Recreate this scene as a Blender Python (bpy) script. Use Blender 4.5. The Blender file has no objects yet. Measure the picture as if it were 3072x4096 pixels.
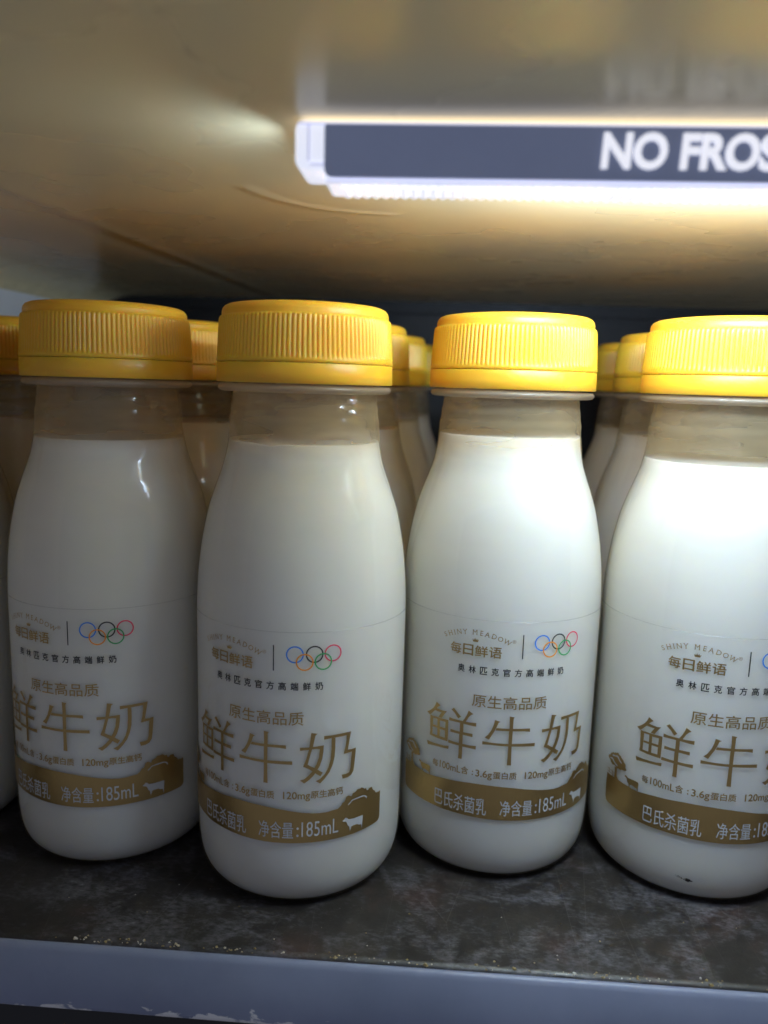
import bpy, bmesh, math, random
from mathutils import Vector, Matrix, noise

# ------------------------------------------------------------------ scene, camera, light level
C = bpy.context.scene.collection
SC = bpy.context.scene
MM = 0.00112                      # the lay-out below is in bottle units; one unit is 1.12 mm
SC.render.engine = 'CYCLES'
SC.cycles.use_denoising = True
SC.cycles.max_bounces = 14
SC.cycles.diffuse_bounces = 8
SC.cycles.glossy_bounces = 5
SC.cycles.transmission_bounces = 8
SC.cycles.transparent_max_bounces = 40
SC.cycles.caustics_reflective = False
SC.cycles.caustics_refractive = False
SC.cycles.sample_clamp_indirect = 6.0
SC.view_settings.view_transform = 'Standard'
SC.view_settings.look = 'None'
SC.view_settings.exposure = 0.2
SC.view_settings.gamma = 1.0

cam_d = bpy.data.cameras.new('camera')
cam = bpy.data.objects.new('camera', cam_d); C.objects.link(cam)
right = Vector((0.99764647, 0.0623838, 0.02845649))
up = Vector((-0.0383162, 0.16304729, 0.98587395))
fwd = Vector((-0.05686281, 0.98464402, -0.16505386))
m = Matrix((right, up, -fwd)).transposed().to_4x4()
m.translation = Vector((0, 0, 117.01 * MM))
cam.matrix_world = m
cam_d.sensor_fit = 'VERTICAL'; cam_d.sensor_height = 36.0; cam_d.sensor_width = 27.0
cam_d.lens = 36.0 * 3076 / 4096
cam_d.clip_start = 0.005; cam_d.clip_end = 20.0
cam_d.dof.use_dof = True
cam_d.dof.focus_distance = 173 * MM
cam_d.dof.aperture_fstop = 10.5
SC.camera = cam

world = bpy.data.worlds.new('World'); SC.world = world
world.use_nodes = True
bgn = world.node_tree.nodes['Background']
bgn.inputs['Color'].default_value = (0.72, 0.78, 1.0, 1)     # the dim cool room the cabinet stands open to
bgn.inputs['Strength'].default_value = 0.175
LAMP_WATTS = 0.050
DIRT_S, DIRT_Z = -6.1, 6.3
LED_X0, LED_SPREAD = 30, 112
BACK_FILL_SHARE, UP_FILL_SHARE, END_SHARE = 3.3, 3.6, 0.06
LENS_GLOW = 0.72

R0 = 25.15                        # radius of the bottle where the label is

# outlines of the printed artwork on the label, unrolled flat: (millimetres round the bottle, millimetres up)
FRESH_STROKES = [[(-18.15,43.15),(-16.98,42.57),(-17.43,42.24),(-18.01,41.6),(-18.61,40.82),(-19.66,39.65),(-20.04,39.29),(-20.93,39.8),(-19.97,40.46),(-19.11,41.28),(-18.51,42.16)],
    [(-18.01,41.6),(-17.01,41.5),(-16.05,41.45),(-15.14,41.64),(-15.78,40.8),(-16.51,39.56),(-17.43,39.54),(-16.97,40.39),(-16.63,40.89),(-17.61,40.88),(-18.51,40.92)],
    [(-19.91,39.42),(-18.93,39.29),(-18.97,38.88),(-19.03,34.78),(-19.87,34.38),(-19.72,35.34)],
    [(-18.94,39.4),(-17.15,39.44),(-14.68,39.57),(-14.64,38.92),(-15.61,38.88),(-16.88,38.82),(-17.66,38.98),(-18.97,38.91)],
    [(-15.43,39.27),(-14.68,39.57),(-14.64,37.33),(-14.67,34.23),(-15.46,34.89),(-15.48,36.82)],
    [(-18.92,34.88),(-17.62,34.88),(-15.47,34.95),(-14.67,34.23),(-16.25,34.22),(-18.01,34.22),(-19.87,34.33)],
    [(-18.91,37.21),(-15.47,37.32),(-15.47,36.72),(-18.97,36.7)],
    [(-17.7,39.13),(-16.99,39.06),(-16.89,34.76),(-17.59,34.78)],
    [(-20.61,32.66),(-18.78,32.68),(-16.99,32.82),(-15.61,32.95),(-14.3,33.27),(-14.36,32.45),(-15.87,32.3),(-17.81,32.11),(-20.32,31.71)],
    [(-14.02,42.46),(-13.36,43),(-11.53,41.2),(-12.22,40.63),(-13.1,41.75)],
    [(-9.78,43.11),(-8.64,42.44),(-9.17,42.1),(-9.69,41.49),(-10.34,40.25),(-11.07,40.27),(-10.6,41.04),(-10.12,42.03)],
    [(-14.45,40.44),(-13.47,40.28),(-12.19,40.28),(-11.02,40.26),(-9.58,40.25),(-7.85,40.4),(-7.86,39.5),(-9.14,39.53),(-10.77,39.65),(-12.23,39.67),(-14.48,39.6)],
    [(-14.03,37.62),(-12.83,37.53),(-11.75,37.52),(-10.69,37.57),(-9.54,37.59),(-8.59,37.6),(-8.57,36.8),(-9.66,36.85),(-10.92,36.91),(-11.99,36.91),(-14.07,36.88)],
    [(-14.47,34.8),(-13.39,34.71),(-12.09,34.68),(-10.72,34.67),(-9.09,34.66),(-7.68,34.78),(-7.7,33.91),(-9.03,33.96),(-10.96,34),(-12.43,34.03),(-14.5,34.04)],
    [(-11.7,39.72),(-10.85,39.73),(-10.83,37.62),(-10.9,36.73),(-10.87,34.12),(-10.88,30.87),(-11.81,30.88),(-11.73,32.21),(-11.75,33.96),(-11.77,36.59),(-11.69,37.7)]]
COW_STROKES = [[(-3.64,41.68),(-2.36,41.32),(-2.79,41.07),(-3.19,39.98),(-3.56,39.07),(-4.22,37.84),(-4.78,36.74),(-5.81,37.17),(-5.05,37.91),(-4.29,39.21),(-3.84,40.59)],
    [(-3.18,39.76),(-1.95,39.75),(-0.3,39.74),(1.16,39.77),(4.52,39.8),(4.57,38.97),(3.1,39.16),(0.57,39.14),(-0.37,39.15),(-2.12,39.13),(-3.46,39.13)],
    [(-6.26,36.2),(-4.85,36.1),(-3.3,36.04),(-1.34,36.02),(0.53,36.06),(2.43,36.11),(5.92,36.15),(5.92,35.35),(3.54,35.41),(1.41,35.41),(-0.47,35.42),(-2.54,35.44),(-4.51,35.5),(-6.27,35.4)],
    [(-0.36,42.75),(0.79,42.56),(0.55,42.17),(0.54,40.52),(0.51,38.31),(0.46,35.42),(0.48,33.19),(0.57,30.75),(-0.4,30.79),(-0.34,32.95),(-0.32,36.07),(-0.34,38.73),(-0.27,40.27)]]
MILK_STROKES = [[(9.9,42.56),(11.26,42.31),(10.83,41.93),(10.6,40.91),(10.28,39.27),(9.91,38.05),(9.21,35.32),(8.24,34.89),(8.86,36.54),(9.41,38.7),(9.68,40.55)],
    [(9.21,35.32),(9.95,34.86),(10.94,34.31),(11.73,33.76),(12.54,33.19),(12,32.41),(10.85,33.21),(9.96,33.91),(9.17,34.43),(8.24,34.89)],
    [(7.52,39.32),(9.41,39.3),(11.06,39.4),(12.67,39.52),(12.61,38.54),(11.07,38.85),(9.9,38.8),(8.73,38.68),(7.53,38.56)],
    [(12.67,39.52),(12.61,38.22),(12.39,36.57),(11.91,34.95),(11.33,33.96),(10.56,32.76),(9.6,31.78),(8.53,30.99),(7.6,31.71),(8.52,32),(9.48,32.84),(10.35,33.83),(11.12,35.34),(11.59,36.76),(11.81,38.83)],
    [(12.69,41.63),(14.62,41.61),(16.71,41.68),(18.95,41.71),(18.82,41.05),(17.8,41.03),(16.51,40.99),(14.63,40.98),(12.67,40.82)],
    [(14.35,41.07),(15.23,40.94),(15.24,38.69),(15.13,36.61),(14.75,34.88),(14.06,33.19),(13.06,31.85),(11.98,30.74),(11,31.35),(11.96,31.83),(12.95,32.82),(13.73,34.19),(14.21,36.02),(14.37,38.41)],
    [(17.8,41.16),(18.95,41.71),(18.7,40.45),(18.21,37.59),(17.24,36.79),(17.59,38.25),(17.83,39.89)],
    [(18.21,37.59),(19.22,37.49),(20.23,37.6),(20.17,36.7),(19.24,36.91),(18.23,36.85),(17.24,36.79)],
    [(19.23,37.26),(20.23,37.6),(20.08,35.55),(19.9,33.57),(19.7,32.22),(19.15,31.4),(18.25,31.03),(17.1,31.01),(16.86,31.99),(17.9,31.97),(18.67,32.16),(18.93,33.17),(19.06,34.85)]]
BAND = [(-28.98,24.63),(-27.81,24.4),(-26.4,24.51),(-26.3,25.76),(-26.47,27.21),(-25.68,27.24),(-25.61,25.17),(-25,24.47),(-23.4,24.33),(-21.79,24.29),(-21.01,24.14),(-19.31,24.17),(-15.44,24.72),(-12.51,24.98),(-8.88,25.35),(-5.42,25.44),(-2.02,25.33),(1.4,25.1),(4.97,24.62),(7.73,24.18),(10.42,23.83),(11.91,23.72),(13.43,23.72),(14.66,23.88),(16.14,24.01),(16.67,24.43),(16.99,24.79),(17.2,25.18),(17.64,25.29),(17.85,25.78),(18.06,26.37),(18.61,26.58),(19.42,26.17),(19.76,26.79),(20.46,26.96),(20.93,27.42),(21.79,27.37),(22.04,27.54),(22.62,27.22),(22.83,26.93),(23.35,26.97),(23.57,26.34),(23.91,26.22),(24.31,26.63),(25.16,26.6),(25.48,25.76),(26.09,25.3),(26.41,24.67),(27.36,24.51),(28.01,24.63),(27.97,21.72),(28,18.3),(27.85,17.75),(27.4,17.35),(26.87,17.2),(24.9,17.1),(20,16.95),(12,16.9),(0,16.85),(-10.01,16.98),(-12.59,16.98),(-15.72,16.86),(-19.12,16.93),(-22.93,16.89),(-25.4,17),(-27.9,17.19),(-28.66,17.49),(-28.97,18.4),(-29.08,21.47)]
TREE = [(-28.79,29.31),(-28.41,29.25),(-28.21,29.76),(-27.91,30.17),(-27.64,30.13),(-27.44,30.55),(-27.01,30.46),(-26.72,30.74),(-26.32,30.77),(-25.73,31.12),(-25.24,30.77),(-24.7,30.62),(-24.44,30.22),(-24,30.08),(-23.67,29.59),(-23.23,29.34),(-23.08,28.94),(-23.14,28.45),(-22.77,28.11),(-22.86,27.75),(-23.59,27.49),(-24.15,27.46),(-24.63,27.17),(-25.16,27.26),(-25.67,27.13),(-26.51,27.54),(-27.23,27.36),(-27.87,27.69),(-28.18,28.13),(-28.87,28.5),(-28.93,29)]
TREE_LINE_A = [(-27.51,29.75),(-27.04,30.04),(-26.55,30),(-25.88,30.36),(-25.32,30.16),(-25.05,29.7),(-24.66,29.48),(-24.26,29.15),(-24.3,28.89),(-24.84,29.16),(-25.25,29.49),(-25.76,30),(-26.53,29.81),(-27.32,29.55)]
TREE_LINE_B = [(-28.3,28.78),(-27.77,29.06),(-27.17,28.98),(-26.7,28.5),(-26.19,28.22),(-25.7,28.05),(-25.44,27.77),(-25.73,27.68),(-26.31,27.93),(-26.92,28.28),(-27.39,28.7),(-28.16,28.67)]
CALF = [(-23.33,26.28),(-23.01,26.49),(-22.97,26.74),(-22.55,26.59),(-22.19,26.35),(-21.23,26.4),(-20,26.44),(-19.39,26.36),(-19.26,25.96),(-19.34,25.13),(-19.31,24.17),(-19.49,24.2),(-19.66,24.76),(-20.34,24.85),(-20.85,25.02),(-21.53,24.88),(-21.58,24.1),(-21.79,24.29),(-21.86,24.95),(-22.36,25.35),(-22.49,25.99),(-22.85,26.28)]
BUSH_LINE = [(18.55,24.51),(19.11,24.9),(19.45,25.3),(20.15,25.42),(20.86,25.48),(21.6,25.52),(22.36,25.5),(23.01,25.33),(23.55,24.92),(23.5,24.27),(23.22,24.82),(22.75,25.2),(21.86,25.22),(20.87,25.2),(19.92,25.16),(19.51,25.06),(19.23,24.71),(18.61,24.28)]
WHITE_COW = [(17.24,20.77),(17.73,21.13),(17.94,21.4),(18.34,21.3),(18.75,20.85),(20.03,20.69),(21.24,20.69),(22.56,20.65),(22.48,19.1),(22.36,17.42),(22.11,18.57),(21.54,18.65),(21.04,18.99),(20.07,19.03),(19.49,18.88),(19.33,18.27),(19.16,17.82),(18.96,19.04),(18.61,19.36),(18.37,20.08),(18.13,20.42),(17.63,20.56)]
FENCE = [[(-29,25.88),(-26.11,25.5),(-26.1,25.39),(-28.98,25.73)],
    [(-29,25.22),(-26.13,24.96),(-26.12,24.85),(-28.98,25.07)],
    [(-28.38,26.13),(-28.26,26.19),(-27.93,24.94),(-28.1,24.85)],
    [(-27.26,25.99),(-27.11,26.07),(-26.77,24.58),(-26.92,24.5)]]

# ------------------------------------------------------------------ helpers
def link(name, me, parent=None, mat=None):
    o = bpy.data.objects.new(name, me); C.objects.link(o)
    if parent is not None: o.parent = parent
    if mat is not None:
        o.data.materials.clear(); o.data.materials.append(mat)
    return o

def bm_obj(name, bm, mat, parent=None, smooth=True):
    me = bpy.data.meshes.new(name)
    bm.normal_update(); bm.to_mesh(me); bm.free()
    if smooth:
        for p in me.polygons: p.use_smooth = True
    return link(name, me, parent, mat)

def empty(name, loc, rz=0.0):
    o = bpy.data.objects.new(name, None); C.objects.link(o)
    o.location = (loc[0]*MM, loc[1]*MM, loc[2]*MM); o.rotation_euler = (0, 0, rz)
    o.empty_display_size = 0.01
    return o

def tag(o, label=None, cat=None, group=None, kind=None):
    if label: o['label'] = label
    if cat: o['category'] = cat
    if group: o['group'] = group
    if kind: o['kind'] = kind
    return o

def lathe(bm, prof, segs=96, close=False):
    """profile of (radius, height); radius 0 makes a pole"""
    rings = []
    for r, z in prof:
        if r <= 1e-6:
            rings.append([bm.verts.new((0, 0, z*MM))])
        else:
            rings.append([bm.verts.new((r*MM*math.sin(2*math.pi*i/segs), -r*MM*math.cos(2*math.pi*i/segs), z*MM)) for i in range(segs)])
    n = len(rings)
    for a in range(n if close else n-1):
        A, B = rings[a], rings[(a+1) % n]
        for i in range(segs):
            j = (i+1) % segs
            if len(A) == 1 and len(B) == 1: continue
            if len(A) == 1: bm.faces.new((A[0], B[j], B[i]))
            elif len(B) == 1: bm.faces.new((A[i], A[j], B[0]))
            else: bm.faces.new((A[i], A[j], B[j], B[i]))
    return rings

def spline(pts, n=6):
    """Catmull-Rom through a profile"""
    out = []
    for i in range(len(pts)-1):
        p0 = pts[max(i-1, 0)]; p1 = pts[i]; p2 = pts[i+1]; p3 = pts[min(i+2, len(pts)-1)]
        for k in range(n):
            t = k/n
            out.append(tuple(0.5*((2*b)+(c-a)*t+(2*a-5*b+4*c-d)*t*t+(-a+3*b-3*c+d)*t**3) for a, b, c, d in zip(p0, p1, p2, p3)))
    out.append(pts[-1])
    return out

def box(bm, x0, x1, y0, y1, z0, z1, bevel=0.0, segs=2):
    vs = [bm.verts.new((x*MM, y*MM, z*MM)) for x in (x0, x1) for y in (y0, y1) for z in (z0, z1)]
    idx = [(0,1,3,2), (4,6,7,5), (0,4,5,1), (2,3,7,6), (0,2,6,4), (1,5,7,3)]
    fs = [bm.faces.new([vs[i] for i in f]) for f in idx]
    if bevel > 0:
        es = list({e for f in fs for e in f.edges})
        bmesh.ops.bevel(bm, geom=es, offset=bevel*MM, segments=segs, profile=0.5, affect='EDGES')

# ------------------------------------------------------------------ materials
def mat(name):
    m = bpy.data.materials.new(name); m.use_nodes = True
    nt = m.node_tree; nt.nodes.clear()
    out = nt.nodes.new('ShaderNodeOutputMaterial')
    return m, nt, out

def node(nt, t, **kw):
    n = nt.nodes.new(t)
    for k, v in kw.items(): setattr(n, k, v)
    return n

def pbr(name, col, rough=0.5, metal=0.0, **kw):
    m, nt, out = mat(name)
    b = node(nt, 'ShaderNodeBsdfPrincipled')
    b.inputs['Base Color'].default_value = (*col, 1)
    b.inputs['Roughness'].default_value = rough
    b.inputs['Metallic'].default_value = metal
    for k, v in kw.items(): b.inputs[k].default_value = v
    nt.links.new(b.outputs[0], out.inputs['Surface'])
    return m, nt, b

def ramp(nt, stops):
    r = node(nt, 'ShaderNodeValToRGB')
    els = r.color_ramp.elements
    while len(els) < len(stops): els.new(0.5)
    for e, (p, c) in zip(els, stops):
        e.position = p; e.color = (*c, 1) if len(c) == 3 else c
    return r

def noise_tex(nt, scale, detail=6, rough=0.6, vec=None, dist=0.0):
    n = node(nt, 'ShaderNodeTexNoise')
    n.inputs['Scale'].default_value = scale; n.inputs['Detail'].default_value = detail
    n.inputs['Roughness'].default_value = rough; n.inputs['Distortion'].default_value = dist
    if vec is not None: nt.links.new(vec, n.inputs['Vector'])
    return n

def mapped(nt, scale=(1,1,1), rot=(0,0,0)):
    tc = node(nt, 'ShaderNodeTexCoord'); mp = node(nt, 'ShaderNodeMapping')
    mp.inputs['Scale'].default_value = scale; mp.inputs['Rotation'].default_value = rot
    nt.links.new(tc.outputs['Object'], mp.inputs['Vector'])
    return mp.outputs['Vector']

def bump(nt, bsdf, height, strength, dist):
    b = node(nt, 'ShaderNodeBump')
    b.inputs['Strength'].default_value = strength; b.inputs['Distance'].default_value = dist
    nt.links.new(height, b.inputs['Height']); nt.links.new(b.outputs[0], bsdf.inputs['Normal'])

def mixrgb(nt, fac, a, b):
    n = node(nt, 'ShaderNodeMix', data_type='RGBA')
    for sock, v in ((n.inputs[0], fac), (n.inputs[6], a), (n.inputs[7], b)):
        if hasattr(v, 'is_linked'): nt.links.new(v, sock)
        elif isinstance(v, (int, float)): sock.default_value = v
        else: sock.default_value = (*v, 1)
    return n.outputs[2]

# milk
M_MILK, nt, b = pbr('milk', (0.86, 0.865, 0.83), 0.35)
b.inputs['Subsurface Weight'].default_value = 1.0
b.inputs['Subsurface Radius'].default_value = (1.0, 0.9, 0.7)
b.inputs['Subsurface Scale'].default_value = 6.0*MM
b.inputs['Specular IOR Level'].default_value = 0.1

# yellow cap plastic: translucent, faintly speckled
M_CAP, nt, b = pbr('yellow_plastic', (0.80, 0.45, 0.035), 0.40)
b.inputs['Subsurface Weight'].default_value = 0.75
b.inputs['Subsurface Radius'].default_value = (1.0, 0.5, 0.06)
b.inputs['Subsurface Scale'].default_value = 2.4*MM
n1 = noise_tex(nt, 260, 4, 0.6, mapped(nt))
r1 = ramp(nt, [(0.3, (0.30,)*3), (0.75, (0.46,)*3)]); nt.links.new(n1.outputs['Fac'], r1.inputs[0]); nt.links.new(r1.outputs[0], b.inputs['Roughness'])
n2 = noise_tex(nt, 900, 3, 0.6, mapped(nt))
bump(nt, b, n2.outputs['Fac'], 0.08, 0.15*MM)

# thin clear bottle wall: clear with a fresnel shine and a trace of haze, scuffed
def clear(name, haze, rough, tint=(0.97, 0.965, 0.95), hazecol=(0.90, 0.73, 0.44), streaks=True, cap=0.16, neck=None):  # default amber hazecol stands in for yellow light coming through the cap
    m, nt, out = mat(name)
    tr = node(nt, 'ShaderNodeBsdfTransparent'); tr.inputs[0].default_value = (*tint, 1)
    gl = node(nt, 'ShaderNodeBsdfGlossy'); gl.inputs['Roughness'].default_value = rough
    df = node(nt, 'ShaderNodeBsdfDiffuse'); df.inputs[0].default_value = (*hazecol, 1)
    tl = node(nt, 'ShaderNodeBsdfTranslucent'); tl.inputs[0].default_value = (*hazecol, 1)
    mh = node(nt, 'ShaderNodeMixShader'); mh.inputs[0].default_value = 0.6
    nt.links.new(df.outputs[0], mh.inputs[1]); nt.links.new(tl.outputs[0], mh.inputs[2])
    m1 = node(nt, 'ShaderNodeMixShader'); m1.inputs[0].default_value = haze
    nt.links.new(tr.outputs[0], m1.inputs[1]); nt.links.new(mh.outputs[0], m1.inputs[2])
    fr = node(nt, 'ShaderNodeFresnel'); fr.inputs['IOR'].default_value = 1.5
    m2 = node(nt, 'ShaderNodeMixShader')
    mn = node(nt, 'ShaderNodeMath', operation='MINIMUM'); mn.inputs[1].default_value = cap
    nt.links.new(fr.outputs[0], mn.inputs[0])
    nt.links.new(mn.outputs[0], m2.inputs[0]); nt.links.new(m1.outputs[0], m2.inputs[1]); nt.links.new(gl.outputs[0], m2.inputs[2])
    nt.links.new(m2.outputs[0], out.inputs['Surface'])
    if streaks:
        n = noise_tex(nt, 70, 3, 0.5, mapped(nt, (0.7, 0.7, 3.0)))
        r = ramp(nt, [(0.3, (haze*0.85,)*3), (0.65, (haze*1.1,)*3), (0.85, (min(1, haze*1.35),)*3)])
        nt.links.new(n.outputs['Fac'], r.inputs[0]); nt.links.new(r.outputs[0], m1.inputs[0])
        if neck:                      # milk film clouds the empty neck; the amber haze colour paints in cap glow
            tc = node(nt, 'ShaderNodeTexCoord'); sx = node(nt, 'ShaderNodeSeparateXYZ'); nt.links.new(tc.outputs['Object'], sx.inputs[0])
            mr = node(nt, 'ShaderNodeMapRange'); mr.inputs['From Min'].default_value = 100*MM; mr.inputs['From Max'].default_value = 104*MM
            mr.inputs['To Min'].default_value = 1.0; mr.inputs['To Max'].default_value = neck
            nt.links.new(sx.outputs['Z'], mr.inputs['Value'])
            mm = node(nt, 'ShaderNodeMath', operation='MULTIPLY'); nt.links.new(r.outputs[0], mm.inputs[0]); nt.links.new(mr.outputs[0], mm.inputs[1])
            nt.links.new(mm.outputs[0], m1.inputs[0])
        bp = node(nt, 'ShaderNodeBump'); bp.inputs['Strength'].default_value = 0.06; bp.inputs['Distance'].default_value = 0.3*MM
        nt.links.new(noise_tex(nt, 300, 3, 0.5, mapped(nt, (0.6, 0.6, 3))).outputs['Fac'], bp.inputs['Height'])
        nt.links.new(bp.outputs[0], gl.inputs['Normal'])
    return m
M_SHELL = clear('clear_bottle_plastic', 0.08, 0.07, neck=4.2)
M_FLANGE = clear('cloudy_bottle_plastic', 0.42, 0.10, hazecol=(0.86, 0.74, 0.56))  # flange haze is warmed too, the cap's yellow light put into its colour
M_FILM = clear('clear_film', 0.02, 0.15, (0.99, 0.99, 0.985), (0.9, 0.9, 0.9), False, 0.2)

# prints
M_GOLD, nt, b = pbr('gold_foil_print', (0.47, 0.315, 0.12), 0.36, 0.88)
n1 = noise_tex(nt, 700, 4, 0.6, mapped(nt)); r1 = ramp(nt, [(0.3, (0.32,)*3), (0.8, (0.44,)*3)])
nt.links.new(n1.outputs['Fac'], r1.inputs[0]); nt.links.new(r1.outputs[0], b.inputs['Roughness'])
M_PALE, nt, b = pbr('pale_print', (0.60, 0.60, 0.58), 0.4)
M_BLACK, nt, b = pbr('black_print', (0.012, 0.012, 0.014), 0.4)
M_RING = {k: pbr(k+'_print', c, 0.4)[0] for k, c in dict(blue=(0.02, 0.22, 0.75), black=(0.012, 0.012, 0.014), red=(0.72, 0.03, 0.10), orange=(0.85, 0.30, 0.02), green=(0.03, 0.36, 0.10)).items()}

# cabinet
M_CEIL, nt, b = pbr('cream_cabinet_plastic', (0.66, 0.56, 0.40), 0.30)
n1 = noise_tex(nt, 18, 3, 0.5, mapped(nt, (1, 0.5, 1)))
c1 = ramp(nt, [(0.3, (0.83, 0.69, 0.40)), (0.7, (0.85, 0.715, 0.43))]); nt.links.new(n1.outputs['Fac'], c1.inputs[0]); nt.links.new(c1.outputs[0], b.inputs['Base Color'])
n2 = noise_tex(nt, 22, 3, 0.5, mapped(nt)); r2 = ramp(nt, [(0.3, (0.26,)*3), (0.75, (0.30,)*3)]); b.inputs['Specular IOR Level'].default_value = 0.35
nt.links.new(n2.outputs['Fac'], r2.inputs[0]); nt.links.new(r2.outputs[0], b.inputs['Roughness'])
bump(nt, b, noise_tex(nt, 45, 4, 0.5, mapped(nt)).outputs['Fac'], 0.006, 1.0*MM)
M_WALL, nt, b = pbr('white_cabinet_wall', (0.72, 0.71, 0.69), 0.4)
n1 = noise_tex(nt, 25, 5, 0.6, mapped(nt)); c1 = ramp(nt, [(0.3, (0.78, 0.77, 0.75)), (0.7, (0.86, 0.85, 0.83))])
nt.links.new(n1.outputs['Fac'], c1.inputs[0]); nt.links.new(c1.outputs[0], b.inputs['Base Color'])
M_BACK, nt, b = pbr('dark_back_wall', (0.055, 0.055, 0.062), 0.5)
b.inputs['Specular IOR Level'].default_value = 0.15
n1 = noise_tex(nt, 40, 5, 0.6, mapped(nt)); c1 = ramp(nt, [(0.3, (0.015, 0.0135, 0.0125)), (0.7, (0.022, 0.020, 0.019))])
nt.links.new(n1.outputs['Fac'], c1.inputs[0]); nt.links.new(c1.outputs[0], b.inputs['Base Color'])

# worn brown shelf
M_SHELF, nt, b = pbr('worn_brown_shelf', (0.04, 0.03, 0.025), 0.5)
v = mapped(nt)
big = noise_tex(nt, 26, 6, 0.62, v, 0.3); mid = noise_tex(nt, 170, 8, 0.75, v, 0.4); fine = noise_tex(nt, 900, 4, 0.7, mapped(nt, (0.5, 1, 1), (0, 0, 0.6)))
base = ramp(nt, [(0.35, (0.013, 0.011, 0.010)), (0.54, (0.020, 0.016, 0.014)), (0.68, (0.048, 0.022, 0.017))])
nt.links.new(big.outputs['Fac'], base.inputs[0])
mul = node(nt, 'ShaderNodeMath', operation='MULTIPLY'); nt.links.new(mid.outputs['Fac'], mul.inputs[0]); nt.links.new(fine.outputs['Fac'], mul.inputs[1])
patch = noise_tex(nt, 38, 5, 0.65, mapped(nt, (1, 1.3, 1), (0, 0, 0.4)), 0.6)
pr = ramp(nt, [(0.34, (0.42,)*3), (0.66, (1.10,)*3)]); nt.links.new(patch.outputs['Fac'], pr.inputs[0])
mu2 = node(nt, 'ShaderNodeMath', operation='MULTIPLY'); nt.links.new(mul.outputs[0], mu2.inputs[0]); nt.links.new(pr.outputs[0], mu2.inputs[1])
wear = ramp(nt, [(0.17, (0, 0, 0)), (0.31, (0.42,)*3), (0.42, (1, 1, 1))]); nt.links.new(mu2.outputs[0], wear.inputs[0])
c = mixrgb(nt, wear.outputs[0], base.outputs[0], (0.135, 0.132, 0.155))
spk = noise_tex(nt, 650, 2, 0.5, v); sr = ramp(nt, [(0.79, (0, 0, 0)), (0.82, (1, 1, 1))]); nt.links.new(spk.outputs['Fac'], sr.inputs[0])
c = mixrgb(nt, sr.outputs[0], c, (0.42, 0.41, 0.42))
vs = node(nt, 'ShaderNodeTexVoronoi', feature='DISTANCE_TO_EDGE'); vs.inputs['Scale'].default_value = 60
nt.links.new(mapped(nt, (1, 0.22, 1), (0, 0, 0.9)), vs.inputs['Vector'])
vr = ramp(nt, [(0.0, (0.16,)*3), (0.004, (0, 0, 0))]); nt.links.new(vs.outputs['Distance'], vr.inputs[0])
c = mixrgb(nt, vr.outputs[0], c, (0.16, 0.15, 0.15))
nt.links.new(c, b.inputs['Base Color'])
rr = ramp(nt, [(0.3, (0.30,)*3), (0.7, (0.62,)*3)]); nt.links.new(mid.outputs['Fac'], rr.inputs[0]); nt.links.new(rr.outputs[0], b.inputs['Roughness'])
bump(nt, b, mid.outputs['Fac'], 0.25, 0.25*MM)

# blue-grey painted lip, chipped along the lower edge
M_LIP, nt, b = pbr('chipped_blue_grey_paint', (0.17, 0.195, 0.27), 0.42)
tc = node(nt, 'ShaderNodeTexCoord'); sx = node(nt, 'ShaderNodeSeparateXYZ'); nt.links.new(tc.outputs['Object'], sx.inputs[0])
mr = node(nt, 'ShaderNodeMapRange'); mr.inputs['From Min'].default_value = -12.9*MM; mr.inputs['From Max'].default_value = -7.5*MM
mr.inputs['To Min'].default_value = 0.30; mr.inputs['To Max'].default_value = 0.0
nt.links.new(sx.outputs['Z'], mr.inputs['Value'])
cn = noise_tex(nt, 260, 7, 0.62, mapped(nt, (0.4, 1, 1)), 0.5)
ad = node(nt, 'ShaderNodeMath', operation='ADD'); nt.links.new(cn.outputs['Fac'], ad.inputs[0]); nt.links.new(mr.outputs[0], ad.inputs[1])
cr = ramp(nt, [(0.73, (0, 0, 0)), (0.765, (1, 1, 1))]); nt.links.new(ad.outputs[0], cr.inputs[0])
n1 = noise_tex(nt, 35, 6, 0.6, mapped(nt)); c1 = ramp(nt, [(0.3, (0.16, 0.182, 0.265)), (0.7, (0.205, 0.228, 0.325))]); nt.links.new(n1.outputs['Fac'], c1.inputs[0])
c = mixrgb(nt, cr.outputs[0], c1.outputs[0], (0.66, 0.64, 0.64))
nt.links.new(c, b.inputs['Base Color'])
bump(nt, b, cr.outputs[0], 0.5, 0.25*MM)
M_UNDER, nt, b = pbr('void_shade', (0.012, 0.010, 0.010), 0.6)  # shade of the open space below the shelf, put into the colour
M_CRUMB, nt, b = pbr('crumbs_of_paint_and_dirt', (0.3, 0.27, 0.2), 0.7)
n1 = noise_tex(nt, 240, 3, 0.6, mapped(nt)); c1 = ramp(nt, [(0.35, (0.10, 0.07, 0.03)), (0.5, (0.35, 0.26, 0.10)), (0.62, (0.6, 0.58, 0.55))])
nt.links.new(n1.outputs['Fac'], c1.inputs[0]); nt.links.new(c1.outputs[0], b.inputs['Base Color'])
M_DIRT, nt, b = pbr('dried_dirt', (0.03, 0.024, 0.02), 0.8)

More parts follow.
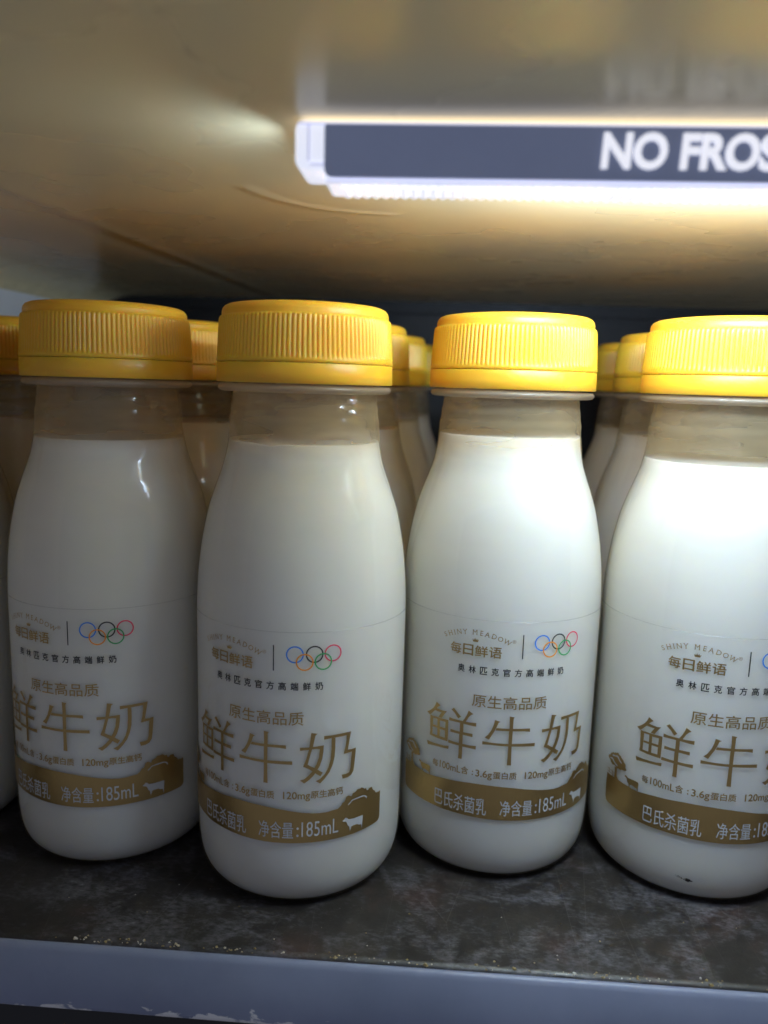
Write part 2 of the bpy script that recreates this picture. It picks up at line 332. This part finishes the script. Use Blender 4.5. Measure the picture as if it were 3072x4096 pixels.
# lamp
def glow(name, col, strength, base=(0.8, 0.8, 0.82), rough=0.2):
    m, nt, b = pbr(name, base, rough)
    b.inputs['Emission Color'].default_value = (*col, 1); b.inputs['Emission Strength'].default_value = strength
    return m, nt, b
M_LENS, nt, b = glow('lit_clear_lens', (0.80, 0.84, 1.0), LENS_GLOW)
M_RIM, nt, b = glow('lit_lens_edge', (0.62, 0.66, 1.0), 0.42, (0.55, 0.56, 0.75))
M_LETTER, nt, b = glow('lit_white_lettering', (0.86, 0.88, 1.0), 0.72)
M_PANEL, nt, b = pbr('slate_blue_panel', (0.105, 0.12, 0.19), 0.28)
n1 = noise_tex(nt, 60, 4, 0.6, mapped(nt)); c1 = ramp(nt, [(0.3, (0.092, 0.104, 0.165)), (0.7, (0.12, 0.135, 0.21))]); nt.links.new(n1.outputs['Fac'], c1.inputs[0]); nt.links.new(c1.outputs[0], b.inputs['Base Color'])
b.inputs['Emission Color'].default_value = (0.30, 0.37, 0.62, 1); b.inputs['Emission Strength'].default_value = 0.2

# ------------------------------------------------------------------ the cabinet
# the lamp and roof are laid out for a roof 165 up, then pulled in towards the shelf front by K
K = 0.80
def kz(z): return 117.01+(z-117.01)*K
CEIL = kz(165.0)
def sheet(name, x0, x1, y0, y1, z, mt, nx, ny, fn=None, flip=False, thick=3.0):
    bm = bmesh.new(); g = []
    for j in range(ny+1):
        row = []
        for i in range(nx+1):
            x = x0+(x1-x0)*i/nx; y = y0+(y1-y0)*j/ny
            row.append(bm.verts.new((x*MM, y*MM, (z+(fn(x, y) if fn else 0))*MM)))
        g.append(row)
    for j in range(ny):
        for i in range(nx):
            q = (g[j][i], g[j][i+1], g[j+1][i+1], g[j+1][i])
            bm.faces.new(q[::-1] if flip else q)
    o = bm_obj(name, bm, mt)
    sm = o.modifiers.new('thickness', 'SOLIDIFY'); sm.thickness = thick*MM; sm.offset = -1
    return o

RIDGE = spline([(a*K, c*K) for a, c in [(-49.5, 202.5), (-47.0, 209), (-43, 216), (-37, 222.5), (-30, 227), (-22, 230), (-14, 231.3)]], 8)
def ceil_relief(x, y):
    h = 0.0
    # cove down to the left wall
    if x < -145:
        t = min(1.0, (-145-x)/17.0); h -= 9*(1-math.sqrt(max(0, 1-t*t)))
    # long shallow crease running back
    xc = -90+0.085*(y-184)
    h -= 0.16*math.exp(-((x-xc)/2.6)**2)
    h += 0.16*math.exp(-((x-xc+6)/4.0)**2)
    # moulded arc behind the lamp
    if -60 < x < 0 and 145 < y < 205:
        d = min(math.hypot(x-a, y-c) for a, c in RIDGE)
        h -= 0.26*math.exp(-(d/0.9)**2)
    # gentle unevenness of the old moulding
    h += 0.35*noise.noise(Vector((x*0.02, y*0.02, 3.1)))
    return h
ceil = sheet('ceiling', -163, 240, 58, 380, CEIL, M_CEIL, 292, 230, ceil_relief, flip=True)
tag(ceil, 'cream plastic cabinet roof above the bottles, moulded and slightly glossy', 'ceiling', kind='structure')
bm = bmesh.new(); box(bm, -167, -162, 60, 382, -20, 168)
tag(bm_obj('side_wall', bm, M_WALL, smooth=False), 'pale inner side wall of the cabinet', 'wall', kind='structure')
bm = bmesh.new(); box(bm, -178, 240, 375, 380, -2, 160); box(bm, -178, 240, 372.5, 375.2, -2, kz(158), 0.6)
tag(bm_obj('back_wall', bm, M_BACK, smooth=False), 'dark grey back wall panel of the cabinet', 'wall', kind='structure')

# shelf: worn board with a bent, painted steel lip in front
sh = sheet('shelf', -178, 240, 139.6, 373, 0.0, M_SHELF, 150, 110, lambda x, y: 0.0, thick=6)
tag(sh, 'worn dark brown shelf board under the bottles', 'shelf', kind='structure')
bm = bmesh.new()
lipp = [(139.6, -0.25), (139.2, 0.05), (138.7, -0.05), (138.3, -0.35), (137.8, -1.0), (135.3, -11.4), (135.3, -12.0), (135.8, -12.5), (136.6, -12.7), (140.5, -12.7), (140.5, -0.25)]
n = 110; rows = []
for i in range(n+1):
    x = -200+440*i/n
    rows.append([bm.verts.new((x*MM, (y+0.12*noise.noise(Vector((x*0.03, z*0.1, 1.7))))*MM, z*MM)) for y, z in lipp])
for i in range(n):
    for k in range(len(lipp)):
        kk = (k+1) % len(lipp)
        bm.faces.new((rows[i][k], rows[i+1][k], rows[i+1][kk], rows[i][kk]))
bmesh.ops.recalc_face_normals(bm, faces=bm.faces)
lip = bm_obj('shelf_lip', bm, M_LIP, sh)
bm = bmesh.new(); box(bm, -178, 240, 141, 372, -60, -12.8)  # block added to paint the dark void below the shelf
tag(bm_obj('under_shelf_void', bm, M_UNDER, smooth=False), 'near-black block standing in for the dark space under the shelf lip', 'dark void', kind='structure')

# ------------------------------------------------------------------ lamp
LX0, LX1, LY0, LY1, LZ0, LZ1 = -24.5*K, 190.0, 149.6*K, 163.6*K, kz(153.0), kz(164.6)
lamp = empty('cabinet_lamp', ((LX0+LX1)/2, (LY0+LY1)/2, LZ1))
tag(lamp, 'lit white strip lamp under the cream roof with slate blue lettered front panel', 'lamp')
def to_lamp(o):
    o.parent = lamp; o.matrix_parent_inverse = Matrix.Translation(-Vector(lamp.location)); return o
# lens: a hollow-looking clear body: upper body and a smaller ribbed lower tray
bm = bmesh.new()
box(bm, LX0-2.2, LX1, LY0, LY1, LZ0+2.4, LZ1, 1.3, 3)
to_lamp(bm_obj('lens_body', bm, M_LENS))
bm = bmesh.new()
prof = []
x0, x1, y0, y1 = LX0+2.2, LX1-1, LY0+0.9, LY1-1.0
box(bm, x0, x1, y0, y1, LZ0+0.5, LZ0+2.6, 0.7, 3)
k = x0+2.5
while k < 110:
    box(bm, k, k+0.75, y0+1.6, y1-1.6, LZ0+0.05, LZ0+0.6)
    k += 1.5
to_lamp(bm_obj('lens_tray', bm, M_LENS, smooth=False))
# moulded edges of the clear lens, duller than its face
bm = bmesh.new()
box(bm, x0+1.5, x1, y0-0.18, y0+0.4, LZ0+1.15, LZ0+1.4, 0.06, 1)
box(bm, x0+0.5, x1, y0-0.12, y0+0.4, LZ0+0.62, LZ0+0.78)
box(bm, LX0+0.3, LX1, LY0-0.12, LY0+0.4, LZ0+2.75, LZ0+2.95)
box(bm, LX0-1.5, LX1, LY0-0.12, LY0+0.4, LZ1-0.95, LZ1-0.75)
box(bm, LX0-0.15, LX0+0.15, LY0-0.12, LY0+0.4, LZ0+3.3, LZ1-1.0)
to_lamp(bm_obj('lens_edge', bm, M_RIM, smooth=False))
# front panel with rounded ends
bm = bmesh.new()
def rounded(bm, x0, x1, z0, z1, y, th, r):
    pts = []
    for cx, cz, a0 in ((x1-r, z1-r, 0), (x0+r*0.35, z1-r*0.35, 90), (x0+r, z0+r, 180), (x1-r, z0+r, 270)):
        rr = r*0.35 if a0 == 90 else r
        for q in range(7):
            a = math.radians(a0+15*q); pts.append((cx+rr*math.cos(a), cz+rr*math.sin(a)))
    fr = [bm.verts.new((a*MM, (y)*MM, c*MM)) for a, c in pts]; bk = [bm.verts.new((a*MM, (y+th)*MM, c*MM)) for a, c in pts]
    bm.faces.new(fr[::-1])
    for i in range(len(pts)):
        j = (i+1) % len(pts); bm.faces.new((fr[i], fr[j], bk[j], bk[i]))
rounded(bm, -21.5*K, LX1-2, kz(154.3), kz(163.35), LY0-0.45, 0.6, 1.1)
panel = to_lamp(bm_obj('front_panel', bm, M_PANEL, smooth=False))

dg = None
def text_mesh(body, bold=0.0, extrude=0.0, shear=0.0):
    cu = bpy.data.curves.new('lettering', 'FONT')
    cu.body = body; cu.size = 1.0; cu.offset = bold; cu.extrude = extrude; cu.shear = shear; cu.resolution_u = 4
    if extrude: cu.bevel_depth = extrude*0.5; cu.bevel_resolution = 2
    o = bpy.data.objects.new('lettering', cu); C.objects.link(o)
    d = bpy.context.evaluated_depsgraph_get(); d.update()
    me = bpy.data.meshes.new_from_object(o.evaluated_get(d))
    bm = bmesh.new(); bm.from_mesh(me)
    bpy.data.objects.remove(o); bpy.data.curves.remove(cu); bpy.data.meshes.remove(me)
    return bm

bm = text_mesh('NO FROST', 0.014, 0.04, 0.05)
xs = [v.co.x for v in bm.verts]; ys = [v.co.y for v in bm.verts]; zs = [v.co.z for v in bm.verts]
NX0, NX1, NZ0, NZ1 = 28.6*K, 64.5*K, kz(156.1), kz(162.35)
for vtx in bm.verts:
    p = vtx.co.copy()
    vtx.co = ((NX0+(p.x-min(xs))/(max(xs)-min(xs))*(NX1-NX0))*MM, (LY0-0.45-0.55*(p.z-min(zs))/(max(zs)-min(zs)))*MM, (NZ0+(p.y-min(ys))/(max(ys)-min(ys))*(NZ1-NZ0))*MM)
lt = bm_obj('lettering', bm, M_LETTER, panel, smooth=False)
# diodes shining down, plus added fill strips placed outside the lens
def diode_or_fill_strip(x0, x1, y, z, w, watts, direction, spread):
    ld = bpy.data.lights.new('lamp_or_fill_light', 'AREA'); ld.shape = 'RECTANGLE'
    ld.size = (x1-x0)*MM; ld.size_y = w*MM; ld.energy = watts; ld.color = (0.64, 0.85, 1.14); ld.spread = math.radians(spread)
    lo = bpy.data.objects.new('lamp_or_fill_light', ld); C.objects.link(lo)
    d = Vector(direction).normalized()
    zax = -d; xax = Vector((1, 0, 0)); xax = (xax-zax*xax.dot(zax)).normalized() if abs(zax.x) < 0.9 else Vector((0, 1, 0))
    yax = zax.cross(xax)
    m = Matrix((xax, yax, zax)).transposed().to_4x4(); m.translation = Vector(((x0+x1)/2*MM, y*MM, z*MM))
    lo.matrix_world = m
    return to_lamp(lo)
diode_or_fill_strip(LED_X0, 74, LY0+4.5, LZ0-0.25, 2.2, LAMP_WATTS, (0, 0.25, -1), LED_SPREAD)         # down through the tray
diode_or_fill_strip(16, 88, LY1+0.2, LZ0+1.6, 2, LAMP_WATTS*BACK_FILL_SHARE, (0, 1, 0.5), 175)     # added fill behind the lens, lighting caps and back rows
diode_or_fill_strip(14, 105, LY1+1.0, LZ0+0.6, 2.5, LAMP_WATTS*UP_FILL_SHARE, (0, 0.7, 1), 178)      # added fill aimed up to brighten the roof
diode_or_fill_strip(LX0-2.9, LX0-2.5, (LY0+LY1)/2, LZ0+1.5, 8, LAMP_WATTS*END_SHARE, (-1, 0.3, -0.2), 150)  # glow of the lamp's end, also aimed as fill at the left wall

# ------------------------------------------------------------------ one bottle
OUTER = spline([(19.4, 0.15), (21.4, 0.35), (23.0, 1.5), (24.2, 3.8), (24.85, 7.2), (25.1, 12), (25.15, 20), (25.15, 40), (25.15, 58), (25.1, 65), (24.85, 70.5),
    (24.45, 75), (23.85, 79.5), (23.0, 84), (22.05, 88), (20.6, 92.4), (19.35, 95.8), (18.35, 99), (17.5, 103.6), (17.1, 108.5), (16.75, 111), (16.35, 114.3)], 5)
def shell_r(z):
    for (r0, z0), (r1, z1) in zip(OUTER, OUTER[1:]):
        if z0 <= z <= z1: return r0+(r1-r0)*(z-z0)/max(1e-6, z1-z0)
    return OUTER[0][0] if z < OUTER[0][1] else OUTER[-1][0]

bm = bmesh.new()
# faint moulding rings in the clear neck
prof = [(0, 1.6), (12, 1.3), (17.5, 0.5)] + [(r + (0.09*math.sin((z-104)*2.0)*min(1, (z-104)/2) if 104 < z < 113 else 0), z) for r, z in OUTER]
lathe(bm, prof, 128)
lathe(bm, [(16.35, 114.25), (16.2, 121), (16.2, 128)], 96)
ME_SHELL = bpy.data.meshes.new('shell'); bm.to_mesh(ME_SHELL); bm.free()
bm = bmesh.new()
lathe(bm, [(16.45, 114.35), (18.6, 114.4), (19.35, 114.6), (19.72, 115.05), (19.72, 115.5), (19.35, 115.95), (18.4, 116.1), (16.45, 116.15)], 96)
ME_FLANGE = bpy.data.meshes.new('neck_flange'); bm.to_mesh(ME_FLANGE); bm.free()

def milk_mesh(level):
    bm = bmesh.new()
    g = 0.30
    prof = [(0, 2.0), (12, 1.7), (18.2, 0.85)] + [(r-g, z+0.25) for r, z in OUTER if 0.3 < z < level-0.6]
    rl = shell_r(level)-g
    prof += [(rl, level-0.25), (rl-0.05, level), (rl-0.45, level-0.22), (rl-1.3, level-0.3), (0, level-0.3)]
    lathe(bm, prof, 128)
    me = bpy.data.meshes.new('milk'); bm.to_mesh(me); bm.free()
    return me

# cap: ribbed skirt and raised top
RIBS = 118; PER = 8; NS = RIBS*PER
def rib_r(i, r, depth):
    ph = (i % PER)/PER
    return r-depth*abs(2*ph-1)**2.2
def cap_mesh():
    bm = bmesh.new(); rings = []
    outer = [(17.0, 120.78, 0), (19.75, 120.76, 0), (19.98, 120.9, 0), (20.0, 121.35, 0), (19.92, 121.75, 0.0), (19.93, 122.15, 0.30), (19.86, 123, 0.42), (19.62, 127, 0.42), (19.45, 129.6, 0.40), (19.36, 130.3, 0.24), (19.2, 130.62, 0.05), (18.95, 130.72, 0),
             (18.8, 130.95, 0), (18.78, 131.7, 0), (18.6, 132.35, 0), (18.15, 132.9, 0), (17.4, 133.25, 0), (16.2, 133.42, 0), (9, 133.5, 0)]
    for r, z, d in outer:
        rings.append([bm.verts.new((rib_r(i, r, d)*MM*math.sin(2*math.pi*i/NS), -rib_r(i, r, d)*MM*math.cos(2*math.pi*i/NS), z*MM)) for i in range(NS)])
    top = bm.verts.new((0, 0, 133.5*MM))
    inner = [(16.9, 131.2, 0)]
    rin = [bm.verts.new((16.9*MM*math.sin(2*math.pi*i/NS), -16.9*MM*math.cos(2*math.pi*i/NS), 131.2*MM)) for i in range(NS)]
    tin = bm.verts.new((0, 0, 131.2*MM))
    for A, B in zip(rings, rings[1:]):
        for i in range(NS):
            j = (i+1) % NS; bm.faces.new((A[i], A[j], B[j], B[i]))
    for i in range(NS):
        j = (i+1) % NS
        bm.faces.new((rings[-1][i], rings[-1][j], top))
        bm.faces.new((rings[0][j], rings[0][i], rin[i], rin[j]))
        bm.faces.new((rin[j], rin[i], tin))
    me = bpy.data.meshes.new('cap'); bm.to_mesh(me); bm.free()
    return me
ME_CAP = cap_mesh()
bm = bmesh.new()
lathe(bm, [(17.2, 116.45), (19.8, 116.42), (20.03, 116.55), (20.0, 118.5), (19.95, 120.55), (19.88, 120.66), (17.2, 120.67)], 128, close=True)
for q in range(26):                 # the little bridges that tie the ring to the cap
    a = 2*math.pi*(q+0.3)/26
    for da in (0,):
        c, s = math.cos(a), math.sin(a)
        pts = []
        for r in (18.2, 19.85):
            for w in (-0.28, 0.28):
                for z in (120.4, 121.0):
                    pts.append(bm.verts.new(((r*s+w*c)*MM, (-r*c+w*s)*MM, z*MM)))
        for f in [(0,1,3,2), (4,6,7,5), (0,4,5,1), (2,3,7,6), (0,2,6,4), (1,5,7,3)]:
            bm.faces.new([pts[i] for i in f])
ME_RING = bpy.data.meshes.new('tamper_ring'); bm.to_mesh(ME_RING); bm.free()
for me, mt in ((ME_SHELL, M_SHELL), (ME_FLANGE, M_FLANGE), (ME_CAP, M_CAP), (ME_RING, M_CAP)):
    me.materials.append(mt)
    for p in me.polygons: p.use_smooth = True
    if me is ME_RING:
        for p in me.polygons:
            if p.area < 2e-6 and len(p.vertices) == 4 and abs(p.center.z-120.6*MM) < 0.4*MM: p.use_smooth = False

# ------------------------------------------------------------------ printed label, flat first, then rolled round the bottle
def slice_cols(bm, step=1.0):
    xs = [v.co.x for v in bm.verts]
    if not xs: return
    x = math.floor(min(xs)/step)*step+step*0.37
    while x < max(xs):
        g = bm.verts[:]+bm.edges[:]+bm.faces[:]
        bmesh.ops.bisect_plane(bm, geom=g, plane_co=(x, 0, 0), plane_no=(1, 0, 0), dist=1e-5)
        x += step
def roll(bm, eps):
    for v in bm.verts:
        s, z, e = v.co.x, v.co.y, v.co.z
        r = shell_r(z)+eps+e; a = s/R0
        v.co = (r*math.sin(a)*MM, -r*math.cos(a)*MM, z*MM)
def add_poly(bm, pts, e=0.0):
    vs = [bm.verts.new((a, c, e)) for a, c in pts]
    f = bm.faces.new(vs)
    f.normal_update()
    if f.normal.z < 0: f.normal_flip()
    bmesh.ops.triangulate(bm, faces=[f])
def fit_text(bm, body, s0, s1, z0, z1, bold=0.0, e=0.0):
    # heavier strokes: the same word overprinted a hair to each side
    if bold > 0:
        w = bold*(z1-z0)
        for q, (da, dc) in enumerate(((-w, 0), (w, 0), (0, -w), (0, w))):
            fit_text(bm, body, s0+da, s1+da, z0+dc, z1+dc, 0.0, e+0.004*(q+1))
        return
    t = text_mesh(body, 0.0)
    xs = [v.co.x for v in t.verts]; ys = [v.co.y for v in t.verts]
    for v in t.verts:
        v.co = (s0+(v.co.x-min(xs))/(max(xs)-min(xs))*(s1-s0), z0+(v.co.y-min(ys))/(max(ys)-min(ys))*(z1-z0), e)
    merge(bm, t)
def merge(bm, t):
    me = bpy.data.meshes.new('tmp'); t.to_mesh(me); t.free(); bm.from_mesh(me); bpy.data.meshes.remove(me)
def ring_poly(bm, cx, cz, r, w, e=0.0, n=40):
    A = [bm.verts.new((cx+(r+w/2)*math.cos(2*math.pi*i/n), cz+(r+w/2)*math.sin(2*math.pi*i/n), e)) for i in range(n)]
    B = [bm.verts.new((cx+(r-w/2)*math.cos(2*math.pi*i/n), cz+(r-w/2)*math.sin(2*math.pi*i/n), e)) for i in range(n)]
    for i in range(n):
        j = (i+1) % n; bm.faces.new((A[i], A[j], B[j], B[i]))
def finish(name, bm, eps, step=1.0):
    slice_cols(bm, step); roll(bm, eps)
    bmesh.ops.recalc_face_normals(bm, faces=bm.faces)
    me = bpy.data.meshes.new(name); bm.to_mesh(me); bm.free()
    return me

LABEL = []      # (part name, mesh, material)
bm = bmesh.new()
for zc, w in ((65.0, 0.07),):
    lathe(bm, [(shell_r(zc)+0.05, zc-w), (shell_r(zc)+0.13, zc-w), (shell_r(zc)+0.13, zc+w), (shell_r(zc)+0.05, zc+w)], 128, close=True)
ME_FILM = bpy.data.meshes.new('label_film'); bm.to_mesh(ME_FILM); bm.free()

bm = bmesh.new()
add_poly(bm, BAND)
for i, p in enumerate([TREE, CALF]+FENCE): add_poly(bm, p, 0.008*(i+1))
LABEL.append(('gold_band', finish('gold_band', bm, 0.10), M_GOLD))
bm = bmesh.new()
for p in (TREE_LINE_A, TREE_LINE_B, BUSH_LINE, WHITE_COW): add_poly(bm, p)
fit_text(bm, '巴氏杀菌乳', -17.55, -4.6, 17.75, 21.9, 0.004)
fit_text(bm, '净含量', -1.45, 6.25, 18.0, 21.9, 0.004)
fit_text(bm, ':', 6.95, 7.45, 18.4, 20.7)
fit_text(bm, '185mL', 8.05, 16.3, 18.35, 21.9)
LABEL.append(('pale_lettering', finish('pale_lettering', bm, 0.16), M_PALE))
bm = bmesh.new()
i = 0
for grp in (FRESH_STROKES, COW_STROKES, MILK_STROKES):
    for k, p in enumerate(grp): add_poly(bm, p, 0.006*k)
LABEL.append(('product_name', finish('product_name', bm, 0.10), M_GOLD))
bm = bmesh.new()
fit_text(bm, '原生高品质', -9.12, 8.24, 44.35, 47.4, 0.006)
LABEL.append(('quality_line', finish('quality_line', bm, 0.10), M_GOLD))
bm = bmesh.new()
for body, a, c, z0, z1 in (('每', -18.55, -17.05, 27.1, 28.85), ('100mL', -16.5, -11.15, 27.25, 29.0), ('含', -10.9, -9.25, 27.3, 29.15), (':', -8.35, -8.05, 27.45, 28.5), ('3.6g', -7.45, -3.7, 26.75, 28.95),
                           ('蛋白质', -3.45, 2.0, 27.2, 28.98), ('120mg', 4.0, 9.8, 26.8, 29.0), ('原生高钙', 10.0, 17.25, 27.35, 29.1)):
    fit_text(bm, body, a, c, z0, z1, 0.02)
LABEL.append(('contents_line', finish('contents_line', bm, 0.10), M_GOLD))
# logo: arched serif words, crown and four round characters
bm = bmesh.new()
word = [('S', -16.4), ('H', -15.15), ('I', -14.08), ('N', -12.95), ('Y', -11.55), ('M', -9.2), ('E', -7.65), ('A', -6.35), ('D', -4.8), ('O', -3.4), ('W', -1.85)]
RA = 16.3; CS, CZ = -9.1, 62.0-RA
STEMS = {'H': ((-.36, -1), (-.36, 1), (.36, -1), (.36, 1)), 'I': ((0, -1), (0, 1)), 'N': ((-.36, -1), (-.36, 1), (.36, 1)), 'Y': ((0, -1), (-.4, 1), (.4, 1)), 'M': ((-.42, -1), (.42, -1), (-.4, 1), (.4, 1)), 'E': ((-.25, -1), (-.25, 1)), 'A': ((-.42, -1), (.42, -1)), 'D': ((-.3, -1), (-.3, 1)), 'W': ((-.45, 1), (.45, 1), (0, 1))}
for ch, s in word:
    t = text_mesh(ch, 0.0)
    xs = [v.co.x for v in t.verts]; ys = [v.co.y for v in t.verts]
    h = 1.12; w = (max(xs)-min(xs))/(max(ys)-min(ys))*h*0.98
    ds = s-CS; cz = CZ+math.sqrt(RA*RA-ds*ds); an = -math.asin(ds/RA)
    for v in t.verts:
        a_ = ((v.co.x-min(xs))/(max(xs)-min(xs))-0.5)*w; c_ = ((v.co.y-min(ys))/(max(ys)-min(ys))-0.5)*h
        v.co = (s+a_*math.cos(an)-c_*math.sin(an), cz+a_*math.sin(an)+c_*math.cos(an), 0)
    merge(bm, t)
    for fx, sd in STEMS.get(ch, ()):
        a0 = fx*w; c0 = sd*h*0.5
        q = [(a0-0.17, c0-0.035), (a0+0.17, c0-0.035), (a0+0.17, c0+0.035), (a0-0.17, c0+0.035)]
        add_poly(bm, [(s+a*math.cos(an)-c*math.sin(an), cz+a*math.sin(an)+c*math.cos(an)) for a, c in q], 0.006)
fit_text(bm, '®', -0.72, 0.10, 60.1, 60.92, 0.0)
cr = [(-9.55, 59.75), (-8.45, 59.75), (-8.38, 59.98), (-8.22, 60.42), (-8.55, 60.12), (-8.62, 60.58), (-8.85, 60.16), (-9.0, 60.72), (-9.15, 60.16), (-9.38, 60.58), (-9.45, 60.12), (-9.78, 60.42), (-9.62, 59.98)]
add_poly(bm, cr)
for ch, a, c in (('每', -14.9, -12.3), ('日', -11.8, -9.45), ('鲜', -9.0, -6.1), ('语', -5.75, -3.0)):
    fit_text(bm, ch, a, c, 56.4, 58.95, 0.018)
LABEL.append(('brand_lettering', finish('brand_lettering', bm, 0.10), M_GOLD))
bm = bmesh.new()
for k, ch in enumerate('奥林匹克官方高端鲜奶'):
    sc_ = -12.05+k*(11.45+12.05)/9
    fit_text(bm, ch, sc_-0.80, sc_+0.80, 52.25, 54.02, 0.022)
add_poly(bm, [(1.60, 56.5), (1.85, 56.5), (1.85, 62.15), (1.60, 62.15)])
LABEL.append(('black_lettering', finish('black_lettering', bm, 0.10), M_BLACK))
for col, cx, cz, e in (('blue', 6.25, 60.18, 0), ('black', 10.40, 60.2, 0.004), ('red', 14.36, 60.25, 0.008), ('orange', 8.32, 58.5, 0.012), ('green', 12.27, 58.53, 0.016)):
    bm = bmesh.new(); ring_poly(bm, cx, cz, 1.74, 0.30, e)
    LABEL.append(('emblem_ring', finish('emblem_ring', bm, 0.10), M_RING[col]))
ME_FILM.materials.append(M_FILM)
for p in ME_FILM.polygons: p.use_smooth = True
for n_, me, mt in LABEL: me.materials.append(mt)

# dirt dried on one bottle
rs = random.Random(3); bm = bmesh.new()
def blob(s, z, r, sx=1.3):
    n = 12; a0 = rs.random()*6
    add_poly(bm, [(s+sx*r*rs.uniform(.55, 1.1)*math.cos(a0+2*math.pi*i/n), z+r*rs.uniform(.55, 1.1)*math.sin(a0+2*math.pi*i/n)) for i in range(n)], 0.004*rs.randint(0, 9))
for k in range(26):
    t = rs.random(); blob(DIRT_S-3.2+t*3.8+rs.gauss(0, .25), DIRT_Z+0.55-0.55*t+rs.gauss(0, .16), rs.uniform(.05, .12)+0.16*t*t*rs.random())
for k in range(7): blob(DIRT_S+rs.gauss(0, .3), DIRT_Z+rs.gauss(0, .15), rs.uniform(.2, .42))
ME_DIRT = finish('dirt_smear', bm, 0.12); ME_DIRT.materials.append(M_DIRT)

def bottle(pos, turn, level, label, group, printed, tilt=(0, 0)):
    root = empty('milk_bottle', (pos[0], pos[1], 0.02))
    root.rotation_euler = (math.radians(tilt[0]), math.radians(tilt[1]), math.radians(turn))
    tag(root, label, 'bottle', group)
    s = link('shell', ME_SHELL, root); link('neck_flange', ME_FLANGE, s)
    mk = milk_mesh(level); mk.materials.append(M_MILK)
    for p in mk.polygons: p.use_smooth = True
    link('milk', mk, root)
    cap = link('cap', ME_CAP, root); link('tamper_ring', ME_RING, cap)
    if printed:
        f = link('label_film', ME_FILM, root)
        for n_, me, mt in LABEL: link(n_, me, f)
    return root

FRONT = 'milk bottles standing in the front row'
BEHIND = 'milk bottles standing behind the front row'
bottle((-133, 189), -8, 103, 'milk bottle cut off by the left edge of the photo, only its side showing', FRONT, True)
bottle((-79.4, 187.2), -5.5, 102.4, 'dimly lit front milk bottle in the shade left of the lamp', FRONT, True)
bottle((-29.3, 178.2), -8.4, 103.6, 'front milk bottle half in shade, half lit, nearest to the shelf lip', FRONT, True)
bottle((19.3, 192.4), 3.5, 105.7, 'fully lit front milk bottle whose whole printed label shows', FRONT, True)
b_right = bottle((69.8, 188.4), -1.9, 101.2, 'brightly lit milk bottle cut off by the right edge, dirt smear near its base', FRONT, True)
link('dirt_smear', ME_DIRT, b_right)
for pos, turn, lv, lab in (((-131, 240), 40, 104, 'milk bottle behind, its cap peeking out left of the dim front bottle'),
                           ((-79, 237.5), 100, 104, 'milk bottle behind, seen in the gap between the dim and the half lit front bottles'),
                           ((-27, 230.5), 20, 104, 'milk bottle right behind the half lit front bottle, slightly blurred'),
                           ((-22, 281.5), 200, 104, 'blurred milk bottle third in the row behind the half lit front bottle'),
                           ((-18.5, 332.5), 150, 104, 'dark blurred milk bottle fourth and farthest in the row behind the half lit front bottle'),
                           ((74.8, 239), 80, 104, 'milk bottle right behind the brightly lit bottle at the right edge'),
                           ((78.5, 289.5), 300, 104, 'blurred milk bottle third in the row behind the brightly lit right hand bottle')):
    bottle(pos, turn, lv, lab, BEHIND, False)

# dirt smear on the base of the right-hand bottle, crumbs along the lip
rnd = random.Random(5)
bm = bmesh.new()
def chip(bm, x, y, z, r):
    n = rnd.randint(5, 8); a0 = rnd.random()*6
    ring = [(x+r*rnd.uniform(.5, 1.2)*math.cos(a0+2*math.pi*i/n), y+0.7*r*rnd.uniform(.5, 1.2)*math.sin(a0+2*math.pi*i/n)) for i in range(n)]
    lo = [bm.verts.new((a*MM, c*MM, z*MM)) for a, c in ring]
    hi = [bm.verts.new(((x+(a-x)*.6)*MM, (y+(c-y)*.6)*MM, (z+r*rnd.uniform(.3, .7))*MM)) for a, c in ring]
    bm.faces.new(hi); bm.faces.new(lo[::-1])
    for i in range(n):
        j = (i+1) % n; bm.faces.new((lo[i], lo[j], hi[j], hi[i]))
for k in range(150):
    x = rnd.uniform(-95, 90)
    cl = rnd.choice((-66, -62, -52, -40, -34, -14, 2, 18, 34, 48, 60))
    x = cl+rnd.gauss(0, 3.5) if rnd.random() < 0.75 else x
    chip(bm, x, 140.0+abs(rnd.gauss(0.2, 0.9)), 0.02, abs(rnd.gauss(0.1, 0.18))+0.08)
for k in range(34):
    chip(bm, rnd.uniform(-80, 85), rnd.uniform(141, 160), 0.02, abs(rnd.gauss(0.05, 0.09))+0.06)
o = bm_obj('crumbs', bm, M_CRUMB, smooth=False)
tag(o, 'crumbs of flaked paint and dirt along the back of the shelf lip', 'crumbs', kind='stuff')
